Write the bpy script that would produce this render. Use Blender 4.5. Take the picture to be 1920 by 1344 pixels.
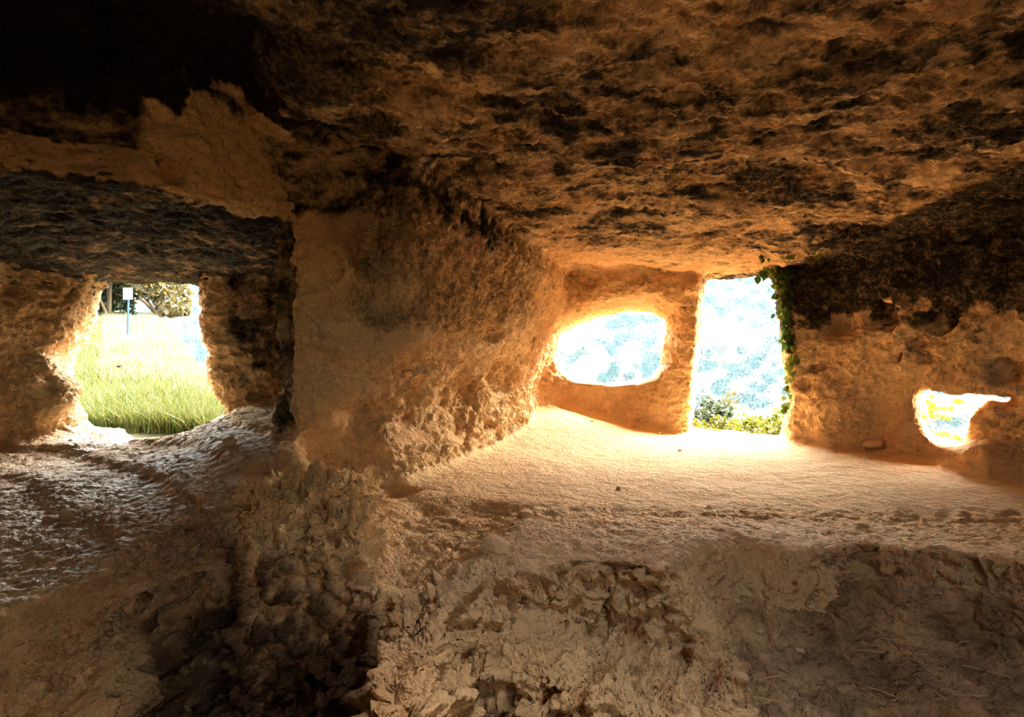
import bpy, math, random
import numpy as np
from mathutils import Vector, Matrix

for _o in list(bpy.data.objects):
    bpy.data.objects.remove(_o, do_unlink=True)
SC = bpy.context.scene
COL = SC.collection
random.seed(7)

# ------------------------------------------------------------------ camera
cam_d = bpy.data.cameras.new('camera')
cam_d.sensor_width = 36.0
cam_d.lens = 18.0
cam_d.clip_start = 0.02
cam_d.clip_end = 2000
cam = bpy.data.objects.new('camera', cam_d)
cam.rotation_euler = (math.pi / 2, 0, 0)
COL.objects.link(cam)
SC.camera = cam

# ------------------------------------------------------------------ light
SUN_AZ = math.radians(66)      # from +Y towards +X
SUN_EL = math.radians(57)
world = bpy.data.worlds.new('sky')
SC.world = world
world.use_nodes = True
wn = world.node_tree.nodes
wn.clear()
w_out = wn.new('ShaderNodeOutputWorld')
w_bg = wn.new('ShaderNodeBackground')
w_sky = wn.new('ShaderNodeTexSky')
w_sky.sky_type = 'NISHITA'
w_sky.sun_disc = False
w_sky.sun_elevation = SUN_EL
w_sky.sun_rotation = SUN_AZ
w_sky.dust_density = 2.5
w_bg.inputs['Strength'].default_value = 17.0
w_mul = wn.new('ShaderNodeMix')
w_mul.data_type = 'RGBA'
w_mul.blend_type = 'MULTIPLY'
w_mul.inputs[0].default_value = 1.0
w_mul.inputs[7].default_value = (1.0, 0.82, 0.58, 1)      # warm white balance of the photograph
world.node_tree.links.new(w_sky.outputs[0], w_mul.inputs[6])
world.node_tree.links.new(w_mul.outputs[2], w_bg.inputs[0])
world.node_tree.links.new(w_bg.outputs[0], w_out.inputs[0])

sun_d = bpy.data.lights.new('sun', 'SUN')
sun_d.energy = 38.0
sun_d.color = (1.0, 0.93, 0.82)
sun_d.angle = math.radians(0.6)
sun = bpy.data.objects.new('sun', sun_d)
_sd = Vector((math.sin(SUN_AZ) * math.cos(SUN_EL), math.cos(SUN_AZ) * math.cos(SUN_EL), math.sin(SUN_EL)))
sun.rotation_euler = _sd.to_track_quat('Z', 'Y').to_euler()
sun.location = (6, 9, 14)
COL.objects.link(sun)

SC.view_settings.view_transform = 'Standard'
SC.view_settings.look = 'None'
SC.view_settings.exposure = 0.0
SC.view_settings.gamma = 1.0
SC.view_settings.use_curve_mapping = False
SC.cycles.max_bounces = 10
SC.cycles.diffuse_bounces = 8
SC.cycles.glossy_bounces = 3
SC.cycles.transmission_bounces = 2
SC.cycles.volume_bounces = 0
SC.cycles.sample_clamp_indirect = 16
SC.cycles.use_denoising = True


def P(u, v, d):
    """Point seen at pixel (u, v) of the 1920x1344 photograph at depth d metres."""
    return np.array([(u - 960) / 960.0 * d, d, (672 - v) / 960.0 * d])


def PZ(u, v, z):
    """Plan point seen at pixel (u, v) if it lies at height z."""
    d = z * 960.0 / (672 - v)
    return ((u - 960) / 960.0 * d, d)


def portal(name, c, n, w, h):
    l = bpy.data.lights.new(name, 'AREA')
    l.shape = 'RECTANGLE'
    l.size = w
    l.size_y = h
    l.cycles.is_portal = True
    o = bpy.data.objects.new(name, l)
    o.location = c
    o.rotation_euler = Vector(n).to_track_quat('-Z', 'Z').to_euler()
    COL.objects.link(o)


portal('window_portal_a', (-3.15, 4.75, 0.0), (0.6, -1, 0), 1.9, 1.6)
portal('window_portal_b', (1.35, 6.75, 0.2), (-0.3, -1, 0), 2.2, 1.4)
portal('window_portal_c', (2.75, 6.0, 0.0), (-0.4, -1, 0), 1.7, 2.2)
portal('roof_fill_portal', (0.5, 0.5, 1.70), (0, 0, -1), 0.8, 0.8)
portal('rear_fill_portal', (1.3, -1.66, 0.60), (0, 1, 0), 1.0, 0.6)
portal('window_portal_d', (4.1, 4.35, -0.45), (-0.8, -1, 0), 1.3, 0.9)


# ------------------------------------------------------------------ noise
_rs = np.random.RandomState(11)
_perm = _rs.permutation(256).astype(np.int32)
_perm = np.concatenate([_perm, _perm, _perm])
_g = _rs.normal(size=(256, 3)).astype(np.float32)
_g /= np.linalg.norm(_g, axis=1, keepdims=True)


def perlin(p):
    p = np.asarray(p, np.float32)
    i0 = np.floor(p)
    f = p - i0
    i = i0.astype(np.int32) & 255
    u = f * f * f * (f * (f * 6 - 15) + 10)
    res = 0
    for dx in (0, 1):
        wx = u[:, 0] if dx else 1 - u[:, 0]
        a = _perm[(i[:, 0] + dx) & 255]
        for dy in (0, 1):
            wy = u[:, 1] if dy else 1 - u[:, 1]
            b = _perm[a + ((i[:, 1] + dy) & 255)]
            for dz in (0, 1):
                wz = u[:, 2] if dz else 1 - u[:, 2]
                h = _perm[b + ((i[:, 2] + dz) & 255)]
                g = _g[h]
                res = res + wx * wy * wz * (g[:, 0] * (f[:, 0] - dx) + g[:, 1] * (f[:, 1] - dy) + g[:, 2] * (f[:, 2] - dz))
    return res * 1.6


def fbm(p, o=3, gain=0.5):
    a, r, q = 1.0, 0, np.asarray(p, np.float32)
    for k in range(o):
        r = r + a * perlin(q + 17.3 * k)
        q = q * 2.03
        a *= gain
    return r


def sstep(a, b, x):
    t = np.clip((x - a) / (b - a), 0, 1)
    return t * t * (3 - 2 * t)


def smin(a, b, k):
    h = np.clip(0.5 + 0.5 * (b - a) / k, 0, 1)
    return b + (a - b) * h - k * h * (1 - h)


def smax(a, b, k):
    return -smin(-a, -b, k)


def poly_sd(poly, x, y):
    """Signed distance to a closed polygon, negative inside."""
    n = len(poly)
    d = np.full(x.shape, 1e9, np.float32)
    s = np.ones(x.shape, np.float32)
    for i in range(n):
        ax, ay = poly[i]
        bx, by = poly[i - 1]
        ex, ey = bx - ax, by - ay
        wx, wy = x - ax, y - ay
        t = np.clip((wx * ex + wy * ey) / (ex * ex + ey * ey + 1e-12), 0, 1)
        dx, dy = wx - ex * t, wy - ey * t
        d = np.minimum(d, dx * dx + dy * dy)
        c1, c2, c3 = y >= ay, y < by, ex * wy > ey * wx
        flip = (c1 & c2 & c3) | (~c1 & ~c2 & ~c3)
        s = np.where(flip, -s, s)
    return s * np.sqrt(d)


def rbf(pts, x, y, p=2.5):
    """Inverse distance weighted heights."""
    num = den = 0
    for (px, py, pz) in pts:
        w = 1.0 / ((x - px) ** 2 + (y - py) ** 2 + 0.05) ** p
        num = num + w * pz
        den = den + w
    return num / den


# ------------------------------------------------------------------ cave plan (metres, camera at origin)
H = 0.031
X0, X1, Y0, Y1, Z0, Z1 = -4.3, 4.7, -1.7, 7.4, -1.95, 1.75
xs = np.arange(X0, X1, H, dtype=np.float32)
ys = np.arange(Y0, Y1, H, dtype=np.float32)
zs = np.arange(Z0, Z1, H, dtype=np.float32)
GX, GY = np.meshgrid(xs, ys, indexing='ij')

MAIN_LOW = [(-1.30, 2.97), (-0.86, 3.12), (-0.40, 4.25), (0.15, 5.55), (0.30, 6.35), (0.75, 6.45), (1.9, 5.65), (2.70, 5.0), (3.17, 4.5),
            (3.5, 3.7), (3.9, 2.6), (4.0, -1.5), (-2.6, -1.5), (-2.6, 1.7), (-1.95, 2.12), (-1.56, 2.2), (-1.38, 2.72)]
MAIN_HIGH = [(-1.28, 2.95), (-0.95, 2.95), (-0.52, 2.75), (-0.10, 3.7), (0.30, 4.7), (0.62, 5.85), (1.9, 5.45), (2.70, 4.95), (2.95, 4.75),
             (3.55, 3.65), (3.9, 2.6), (4.0, -1.5), (-2.2, -1.5), (-2.2, 1.9), (-1.85, 2.1), (-1.56, 2.2), (-1.37, 2.72)]
ALCOVE = [(-1.0, 2.3), (-1.27, 2.92), (-1.30, 3.06), (-1.43, 3.08), (-1.45, 3.25), (-1.62, 4.4), (-1.96, 4.32), (-2.56, 4.22), (-3.15, 4.05), (-3.45, 3.5), (-3.6, 2.9),
          (-3.4, 1.0), (-1.2, 1.0)]
OUTER = [(-6, 0.0), (-4.3, 3.6), (-3.6, 4.5), (-2.3, 4.78), (-1.2, 5.2), (-0.3, 6.9), (0.5, 7.1), (2.2, 6.2), (3.2, 5.35), (3.75, 4.62),
         (4.15, 3.9), (6, 2.6), (6, -5), (-6, -5)]

# ceiling heights
CEIL = [(0, 1.2, 1.12), (1.6, 1.3, 1.12), (-1.2, 1.0, 1.35), (-1.5, 2.2, 1.42), (-0.9, 2.6, 1.15), (-0.3, 2.8, 1.06), (0.3, 4.4, 1.0), (0.9, 3.0, 1.06),
        (1.2, 5.6, 1.0), (2.0, 5.2, 0.93), (2.7, 4.8, 0.90), (1.8, 3.6, 1.0), (3.3, 3.6, 0.97), (3.0, 2.2, 1.02), (2.5, 0.5, 1.1), (0, -1.2, 1.2)]
C = rbf(CEIL, GX, GY)


def bump2(u, v, z, r, amp, ax=1.0):
    cx, cy = PZ(u, v, z)
    rr = ((GX - cx) / (r * ax)) ** 2 + ((GY - cy) / r) ** 2
    return amp * np.exp(-rr * rr)


C = C + bump2(1420, 345, 1.03, 0.30, 0.085, 1.5) + bump2(1540, 330, 1.03, 0.14, 0.06, 1.6) + bump2(1600, 425, 1.0, 0.16, 0.07, 2.0)
C = C + bump2(1340, 445, 1.0, 0.12, 0.05, 1.6) + bump2(785, 165, 1.12, 0.10, 0.05) + bump2(870, 320, 1.06, 0.16, 0.05, 1.4)
C = C + bump2(1650, 325, 1.02, 0.16, -0.05, 2.2) + bump2(1120, 300, 1.05, 0.4, -0.03, 1.4)
C = C + bump2(340, 150, 1.4, 0.22, 0.16)

# floor heights
F = np.full(GX.shape, -0.83, np.float32)
F = F + 0.22 * sstep(4.6, 6.6, GY) * sstep(1.9, 0.4, GX) - 0.03 * sstep(0.0, -0.6, GX) * sstep(3.2, 2.2, GY)
F = F - 0.05 * sstep(1.2, 2.5, GX) * sstep(3.2, 2.2, GY)
PATH = [PZ(705, 1010, -.86), PZ(770, 950, -.86), PZ(880, 945, -.86), PZ(965, 965, -.86), PZ(940, 1010, -.86), PZ(905, 1060, -.86), PZ(872, 1105, -.86), PZ(730, 1112, -.86)]
F = F - 0.05 * sstep(0.10, -0.14, poly_sd(PATH, GX, GY))
# rock rising to a lip above the lower floor
F = F + 0.105 * sstep(2.80, 1.85, GY + 0.12 * sstep(0.9, 1.4, GX)) * sstep(-0.26, 0.0, GX - 0.30 * (GY - 2.2))
LOWER = [(-0.20, 1.60), PZ(880, 1112, -.76), PZ(960, 1080, -.74), PZ(1060, 1050, -.73), PZ(1170, 1050, -.73), PZ(1240, 1062, -.73), PZ(1285, 1020, -.75), PZ(1365, 1000, -.77),
         PZ(1440, 1020, -.77), PZ(1515, 1045, -.77), PZ(1560, 1025, -.77), PZ(1620, 1008, -.77), PZ(1700, 1020, -.77), PZ(1800, 1032, -.78),
         PZ(1920, 1065, -.79), (2.35, 1.6), (2.9, 1.2), (3.2, 0), (3.2, -1.5), (-0.22, -1.5)]
sdL = poly_sd(LOWER, GX, GY)
wid = 0.055 - 0.005 * sstep(0.5, 1.25, GX) + 0.30 * sstep(.5, .75, GX) * sstep(1.3, .95, GX)
tL = sstep(0, 1, np.clip(-sdL / wid, 0, 1))
zL = rbf([(-.15, 1.55, -.88), (.1, 1.5, -.86), (.2, 1.68, -.94), (.0, 1.62, -.90), (.45, 1.64, -.99), (.33, 1.5, -.90), (.5, 1.5, -.97), (.52, 1.38, -.95), (.7, 1.45, -1.06), (.72, 1.7, -1.06), (1.2, 1.8, -1.10), (1.8, 1.6, -1.12), (1.2, 1.4, -1.10),
          (2.2, 1.3, -1.15), (.3, 1.25, -.87), (0, 1.3, -.83), (-.25, 1.45, -.84), (-.2, 1.2, -.81)], GX, GY, 3)
F = F + (zL - F) * tL
# ledge (bench) of the left alcove
BENCH = [(-2.3, 0.7), (-1.80, 1.30), PZ(0, 1090, -.70), PZ(160, 1030, -.68), PZ(330, 965, -.66), PZ(470, 920, -.62), PZ(560, 893, -.60), PZ(610, 850, -.56),
         (-0.98, 3.0), (-0.9, 3.2), (-1.2, 5), (-5, 5), (-5, 0.7)]
sdB = poly_sd(BENCH, GX, GY)
zB = rbf([(-1.6, 1.6, -.71), (-1.4, 2.1, -.66), (-1.1, 2.6, -.60), (-1.0, 3.0, -.50), (-1.45, 3.5, -.50), (-1.9, 4.1, -.47), (-2.8, 4.1, -.62), (-2.7, 3.2, -.62),
          (-3.3, 3.7, -.56), (-2.2, 2.4, -.65), (-3.2, 2.6, -.62), (-2.4, 1.4, -.72)], GX, GY)
# worn terraces across the ledge
ter = GX * 0.55 + GY + 0.12 * np.sin(GX * 3.1) + 0.06 * np.sin(GX * 7 + GY * 2)
for (tp, th) in ((1.25, .035), (1.72, .05), (2.12, .035), (2.55, .05)):
    zB = zB + th * (sstep(tp - .03, tp + .03, ter) - 0.5)
bw = 0.10 + 0.30 * sstep(2.0, 1.3, GY)
tB = sstep(0.0, 1.0, np.clip(-sdB / 0.05, 0, 1))
Fb = np.maximum(F, zB)
# eroded block at the end of the ledge
blk = rbf([(-1.05, 2.85, -.54), (-0.94, 2.5, -.58), (-0.70, 2.3, -.66), (-0.92, 2.2, -.67), (-0.6, 2.05, -.77), (-1.0, 2.0, -.77), (-0.80, 2.75, -.62)], GX, GY, 3)
BLOCK = [(-1.1, 3.05), (-0.86, 3.0), (-0.74, 2.7), (-0.60, 2.35), (-0.545, 2.02), (-0.75, 1.95), (-1.1, 2.0), (-1.35, 2.4), (-1.2, 2.7)]
sdK = poly_sd(BLOCK, GX, GY)
F = F + (np.maximum(F, blk) - F) * sstep(0.02, -0.07, sdK)
F = F + (Fb - F) * tB
# deep dark hollows under the lips
PIT = [(-.50, 1.86), (-.40, 1.68), (-.34, 1.42), (-.25, .3), (-.25, -1.6), (-2.3, -1.6), (-2.3, .65), (-1.82, 1.22), PZ(0, 1100, -.70), PZ(160, 1045, -.69), PZ(330, 985, -.67),
       PZ(450, 950, -.64), (-1.16, 2.2), (-1.0, 1.98), (-.74, 2.0)]
sdP = poly_sd(PIT, GX, GY)
tP = np.clip(-sdP / (0.14 + 0.50 * sstep(-0.95, -1.45, GX) * sstep(2.1, 1.6, GY)), 0, 1)
F = F + (-1.62 - F) * tP
PIT2 = [(-.15, 1.50), (.0, 1.47), (.08, 1.40), (.2, 1.33), (.32, 1.31), (.4, .6), (-.16, .6)]
F = F - 0.35 * np.clip(-poly_sd(PIT2, GX, GY) / 0.12, 0, 1)

print('plan done')
d_low = poly_sd(MAIN_LOW, GX, GY)
d_high = poly_sd(MAIN_HIGH, GX, GY)
d_alc = poly_sd(ALCOVE, GX, GY)
d_out = poly_sd(OUTER, GX, GY)
CA = 0.735 + 0.06 * np.exp(-((GX + 1.36) ** 2 + (GY - 2.7) ** 2) / .06) - 0.03 * sstep(2.5, 4.2, GY) - 0.06 * sstep(-2.4, -3.4, GX)

Zr = zs[None, None, :]
tz = sstep(-0.45, 0.85, Zr)
wall = d_low[:, :, None] * (1 - tz) + d_high[:, :, None] * tz
fl = (F[:, :, None] - Zr) * 0.8
G = smax(smax(wall, Zr - C[:, :, None], 0.06), fl, 0.12)
alc = smax(smax(d_alc[:, :, None] + 0 * Zr, Zr - CA[:, :, None], 0.03), fl, 0.10)
G = smin(G, alc, 0.035)
del wall, alc, fl


def sub(bb):
    i = [max(0, int((bb[0] - X0) / H)), min(len(xs), int((bb[1] - X0) / H) + 2), max(0, int((bb[2] - Y0) / H)), min(len(ys), int((bb[3] - Y0) / H) + 2),
         max(0, int((bb[4] - Z0) / H)), min(len(zs), int((bb[5] - Z0) / H) + 2)]
    sl = (slice(i[0], i[1]), slice(i[2], i[3]), slice(i[4], i[5]))
    x, y, z = np.meshgrid(xs[sl[0]], ys[sl[1]], zs[sl[2]], indexing='ij')
    return sl, x, y, z


def opening(poly, P0, n, e, lo, hi, k=0.05, splay=0.0, bottom=None, drop=0.0):
    """Carve a tunnel whose section at the wall plane (P0, n) is a polygon given in photograph pixels; e = tunnel direction."""
    n = np.array([n[0], n[1], 0.0]); n /= np.linalg.norm(n)
    e = np.array(e, float); e /= np.linalg.norm(e)
    a = np.array([n[1], -n[0], 0.0])
    P0 = np.array([P0[0], P0[1], 0.0])
    pp = []
    for (u, v) in poly:
        r = P(u, v, 1.0)
        t = (P0 @ n) / (r @ n)
        q = r * t - P0
        pp.append((q @ a, q[2]))
    pts = []
    for (s, zz) in pp:
        for tt in (lo, hi):
            w = P0 + a * s + np.array([0, 0, zz]) + e * tt / (e @ n)
            pts.append(w)
    pts = np.array(pts)
    m = 0.35
    bb = [pts[:, 0].min() - m, pts[:, 0].max() + m, pts[:, 1].min() - m, pts[:, 1].max() + m, pts[:, 2].min() - m, pts[:, 2].max() + m]
    sl, x, y, z = sub(bb)
    t = (x - P0[0]) * n[0] + (y - P0[1]) * n[1]
    q = t / (e @ n)
    qx, qy, qz = x - P0[0] - e[0] * q, y - P0[1] - e[1] * q, z - e[2] * q
    s = qx * a[0] + qy * a[1]
    d = poly_sd(pp, s, qz) - splay * np.maximum(0, -t) - drop * np.maximum(0, t) * sstep(-0.25, -0.5, qz)
    if bottom is not None:
        d = smax(d, bottom - z, 0.05)
    d = smax(d, np.maximum(lo - t, t - hi), 0.02)
    G[sl] = smin(G[sl], d, k)


G = np.minimum(G, -d_out[:, :, None] * 1.0 + 0 * Zr)
# unseen hole in the roof, added to light the foreground from above
fill_shaft = np.sqrt((GX - 0.5) ** 2 + ((GY - 0.5)) ** 2)[:, :, None] - 0.34 - 0.05 * np.maximum(0, 1.4 - Zr)
G = np.where(Zr > 0.7, smin(G, fill_shaft, 0.08), G)
del fill_shaft
# unseen high opening behind the viewer, added as fill light for the foreground
rear_fill = np.maximum(np.maximum(np.abs(GX - 1.3)[:, :, None] - 0.36, np.abs(Zr - 0.66) - 0.12), (GY + 1.3)[:, :, None])
G = smin(G, rear_fill, 0.08)
del rear_fill

WIN_LEFT = [(193, 519), (250, 514), (330, 516), (381, 523), (381, 600), (386, 640), (396, 648), (400, 662), (390, 672), (389, 705), (398, 742), (410, 757), (420, 770),
            (395, 788), (340, 810), (300, 822), (270, 828), (245, 818), (228, 803), (180, 800), (163, 790), (140, 758), (114, 732), (118, 668), (140, 645), (152, 615), (162, 588), (176, 545)]
OVAL = [(1050, 622), (1077, 606), (1117, 589), (1174, 575), (1228, 576), (1236, 588), (1257, 592), (1261, 621), (1251, 651), (1249, 680), (1226, 708), (1194, 719),
        (1147, 722), (1111, 717), (1074, 715), (1052, 700), (1041, 675), (1044, 641)]
DOOR = [(1320, 511), (1452, 505), (1462, 560), (1472, 610), (1474, 650), (1480, 700), (1483, 760), (1478, 800), (1474, 838), (1400, 845), (1287, 812), (1294, 760), (1298, 700), (1305, 640), (1312, 560)]
HOLE = [(1719, 731), (1760, 733), (1786, 740), (1812, 739), (1868, 742), (1886, 745), (1905, 750), (1897, 758), (1883, 760), (1860, 752), (1845, 766), (1823, 790), (1831, 816), (1812, 836), (1800, 846),
        (1775, 840), (1749, 833), (1732, 816), (1721, 795), (1716, 760)]
opening(WIN_LEFT, (-2.8, 4.2), (-0.25, 1), (-0.62, 1, 0), -0.45, 1.0, 0.06, 0.10, drop=0.35)
opening(OVAL, (1.2, 6.1), (0.35, 1), (0.17, 1, 0), -0.5, 1.2, 0.06, 0.25)
opening(DOOR, (2.3, 5.35), (0.55, 1), (0.42, 1, 0), -0.55, 1.4, 0.05, 0.05, bottom=-0.835)
opening(HOLE, (3.35, 4.0), (0.8, 1), (0.88, 1, 0.0), -0.5, 1.2, 0.06, 0.10)


def ball(u, v, d, r, sq=(1, 1, 1), k=0.05, add=False):
    c = P(u, v, d)
    m = r * max(sq) + 0.2
    sl, x, y, z = sub([c[0] - m, c[0] + m, c[1] - m, c[1] + m, c[2] - m, c[2] + m])
    q = np.sqrt(((x - c[0]) / sq[0]) ** 2 + ((y - c[1]) / sq[1]) ** 2 + ((z - c[2]) / sq[2]) ** 2) - r
    w = np.stack([x.ravel(), y.ravel(), z.ravel()], 1)
    q = q + (0.55 * r * perlin(w * (0.55 / r) + 7) + 0.3 * r * perlin(w * (1.3 / r) + 3)).reshape(q.shape)
    G[sl] = smax(G[sl], -q, k) if add else smin(G[sl], q, k)


def ghit(u, v):
    """Distance along the sight line of a pixel to the rock, as depth."""
    d = np.arange(0.6, 8.0, 0.01)
    p = np.stack([(u - 960) / 960.0 * d, d, (672 - v) / 960.0 * d], 1)
    i = np.clip(((p - np.array([X0, Y0, Z0])) / H).round().astype(int), 0, np.array(G.shape) - 1)
    k = np.argmax(G[i[:, 0], i[:, 1], i[:, 2]] > 0)
    return d[k]


def niche(u, v, r, sq=(1, 1, 1), k=0.04, depth=0.0, add=False):
    """Hollow (or knob) of radius r centred 'depth' radii behind the rock face seen at a pixel."""
    d = ghit(u, v) + depth * r
    ball(u, v, d, r, sq, k, add)


for a_ in ((925, 628, .11, (1.2, 1.2, .75), .04, .5), (1000, 640, .08, (1, 1, 1), .03, .5), (1003, 720, .13, (.7, 1.2, 2.2), .05, .3), (800, 765, .20, (1.1, 1.2, .9), .20, -.05), (875, 735, .24, (1, 1.2, .9), .2, -.1), (945, 715, .20, (1, 1.2, 1.0), .2, -.05), (850, 690, .10, (1.6, 1.2, .5), .03, .2), (760, 700, .07, (1.6, 1.2, .5), .03, .3), (790, 690, .10, (1.5, 1, .6), .03, .4),
           (720, 780, .16, (1.3, 1, .6), .08, -.1), (690, 860, .20, (1.2, 1, 1.0), .24, -.2), (1672, 615, .055, (1, 1, 1), .02, .5), (1722, 650, .07, (1, 1, .8), .03, .4),
           (1690, 672, .07, (1.4, 1, .6), .03, .3), (1745, 672, .06, (1.3, 1, .6), .02, .4), (1772, 600, .13, (1, 1, .9), .03, .35), (1890, 700, .10, (1.1, 1.2, .9), .03, .4),
           (1530, 690, .10, (1.5, 1, .6), .04, .2), (1640, 590, .16, (1.6, 1, .6), .08, -.2), (1555, 590, .20, (1.2, 1, .9), .12, -.2), (1510, 725, .07, (1.2, 1, .6), .03, .3),
           (520, 722, .05, (1.5, 1, .6), .02, .4), (490, 745, .06, (1.8, 1, .5), .03, .3), (430, 690, .05, (1.4, 1, .6), .03, .2), (620, 500, .07, (.8, 1, 1.2), .04, .1), (1283, 575, .05, (1, 1, .7), .02, .4),
           (320, 315, .07, (1, 1, .8), .03, .3), (835, 1185, .055, (1, 1, 1), .02, .3), (795, 1245, .06, (1, 1, 1), .02, .3), (835, 1300, .06, (1, 1, 1), .02, .3), (705, 1165, .06, (1, 1, .8), .02, .4), (905, 1225, .04, (1.5, 1, .8), .02, .3),
           (1125, 1180, .04, (1.4, 1, .7), .02, .2), (1010, 1130, .05, (1.6, 1, .7), .02, .3), (1110, 1095, .06, (1.5, 1, .7), .02, .3), (640, 1010, .05, (1.4, 1, .7), .02, .3), (590, 960, .05, (1.4, 1, .7), .02, .3), (560, 1040, .05, (1.2, 1, .8), .02, .3),
           (1170, 690, .05, (1, 1, 1), .02, .2), (915, 800, .10, (1, 1, .5), .05, .0)):
    niche(*a_)
# bulging rock (solid)
niche(50, 735, .30, (1.1, .9, .75), .12, .45, True)
niche(1590, 770, .22, (1.2, .8, 1.4), .15, .5, True)
niche(1880, 880, .22, (1.1, .9, .8), .15, .35, True)
niche(1297, 545, .09, (.8, 1, .8), .05, .3, True)
niche(700, 620, .25, (1.2, 1, .7), .2, .6, True)

# ------------------------------------------------------------------ surface extraction
def surface_nets(v):
    s = v < 0
    c = np.zeros(tuple(n - 1 for n in v.shape), np.int8)
    offs = [(a, b, d) for a in (0, 1) for b in (0, 1) for d in (0, 1)]
    nx, ny, nz = c.shape
    for (a, b, d) in offs:
        c += s[a:a + nx, b:b + ny, d:d + nz]
    act = (c > 0) & (c < 8)
    idx = np.argwhere(act)
    vid = np.full(c.shape, -1, np.int32)
    vid[act] = np.arange(len(idx))
    val = np.stack([v[idx[:, 0] + a, idx[:, 1] + b, idx[:, 2] + d] for (a, b, d) in offs], 1)
    acc = np.zeros((len(idx), 3), np.float64)
    cnt = np.zeros(len(idx))
    for i in range(8):
        for j in range(i + 1, 8):
            df = [k for k in range(3) if offs[i][k] != offs[j][k]]
            if len(df) != 1:
                continue
            m = (val[:, i] < 0) != (val[:, j] < 0)
            t = np.where(m, val[:, i] / (val[:, i] - val[:, j] + 1e-20), 0)
            for k in range(3):
                pk = offs[i][k] + (t if k == df[0] else 0)
                acc[:, k] += np.where(m, pk, 0)
            cnt += m
    pos = (idx + acc / cnt[:, None]) * H + np.array([X0, Y0, Z0])
    quads = []
    for ax in range(3):
        o1, o2 = (ax + 1) % 3, (ax + 2) % 3
        n = list(v.shape)
        a = [slice(None)] * 3; b = [slice(None)] * 3
        a[ax] = slice(0, n[ax] - 1); b[ax] = slice(1, n[ax])
        for o in (o1, o2):
            a[o] = slice(1, n[o] - 1); b[o] = slice(1, n[o] - 1)
        sa, sb = s[tuple(a)], s[tuple(b)]
        e = np.argwhere(sa != sb)
        fl = sa[e[:, 0], e[:, 1], e[:, 2]]
        e[:, o1] += 1; e[:, o2] += 1
        def cid(d1, d2):
            q = e.copy(); q[:, o1] += d1; q[:, o2] += d2
            return vid[q[:, 0], q[:, 1], q[:, 2]]
        q = np.stack([cid(-1, -1), cid(0, -1), cid(0, 0), cid(-1, 0)], 1)
        q[fl] = q[fl][:, ::-1]
        quads.append(q)
    return pos, np.concatenate(quads)


V, Q = surface_nets(G)
# air is negative: make the faces look into the air
print('base mesh', len(V), len(Q))
del G


def mesh_from(name, V, Q):
    me = bpy.data.meshes.new(name)
    me.vertices.add(len(V))
    me.vertices.foreach_set('co', np.asarray(V, np.float32).ravel())
    k = Q.shape[1]
    me.loops.add(len(Q) * k)
    me.loops.foreach_set('vertex_index', Q.astype(np.int32).ravel())
    me.polygons.add(len(Q))
    me.polygons.foreach_set('loop_start', np.arange(0, len(Q) * k, k, dtype=np.int32))
    me.update(calc_edges=True)
    return me


def vnormals(V, Q):
    n = np.cross(V[Q[:, 2]] - V[Q[:, 0]], V[Q[:, 3]] - V[Q[:, 1]])
    out = np.zeros_like(V)
    for k in range(4):
        for c in range(3):
            out[:, c] += np.bincount(Q[:, k], weights=n[:, c], minlength=len(V))
    return out / (np.linalg.norm(out, axis=1, keepdims=True) + 1e-12)


def laplace(V, Q, lam):
    acc = np.zeros_like(V); cnt = np.zeros(len(V))
    for k in range(4):
        a, b = Q[:, k], Q[:, (k + 1) % 4]
        for c in range(3):
            acc[:, c] += np.bincount(a, weights=V[b, c], minlength=len(V)) + np.bincount(b, weights=V[a, c], minlength=len(V))
        cnt += np.bincount(a, minlength=len(V)) + np.bincount(b, minlength=len(V))
    return V + lam * (acc / np.maximum(cnt, 1)[:, None] - V)


TJ = []


def refine(V, Q, sel):
    """Split the selected quads in four; midpoints on the rim of the selection are kept on their edge afterwards (TJ)."""
    A = Q[sel]
    n = len(V)
    e = np.stack([A, np.roll(A, -1, 1)], 2).reshape(-1, 2)
    key = np.sort(e, 1).astype(np.int64)
    key = key[:, 0] * (1 << 32) + key[:, 1]
    uq, first, inv, cnt = np.unique(key, return_index=True, return_inverse=True, return_counts=True)
    ea, eb = e[first, 0], e[first, 1]
    mid = 0.5 * (V[ea] + V[eb])
    cen = V[A].mean(1)
    rim = np.flatnonzero(cnt == 1)
    TJ.append((n + rim, ea[rim], eb[rim]))
    m = (n + inv).reshape(-1, 4)
    c = n + len(uq) + np.arange(len(A))
    new = []
    for k in range(4):
        new.append(np.stack([A[:, k], m[:, k], c, m[:, (k + 3) % 4]], 1))
    return np.concatenate([V, mid, cen]), np.concatenate([Q[~sel]] + new).astype(np.int32)


V = laplace(V, Q, 0.35)
fc = V[Q].mean(1)
vis = (fc[:, 1] > 0.75) & (np.abs(fc[:, 0]) < fc[:, 1] * 1.12 + 0.35) & (np.abs(fc[:, 2]) < fc[:, 1] * 0.85 + 0.35) & (poly_sd(OUTER, fc[:, 0], fc[:, 1]) < -0.02)
V, Q = refine(V, Q, vis)
V = laplace(V, Q, 0.3)
fc = V[Q].mean(1)
near_ = (fc[:, 1] > 1.15) & (fc[:, 1] < 2.75) & (np.abs(fc[:, 0]) < fc[:, 1] * 1.05 + 0.1) & (fc[:, 2] < -0.3) & (fc[:, 2] > -fc[:, 1] * 0.76 - 0.06)
V, Q = refine(V, Q, near_)
N = vnormals(V, Q)
print('fine mesh', len(V), len(Q))

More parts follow.
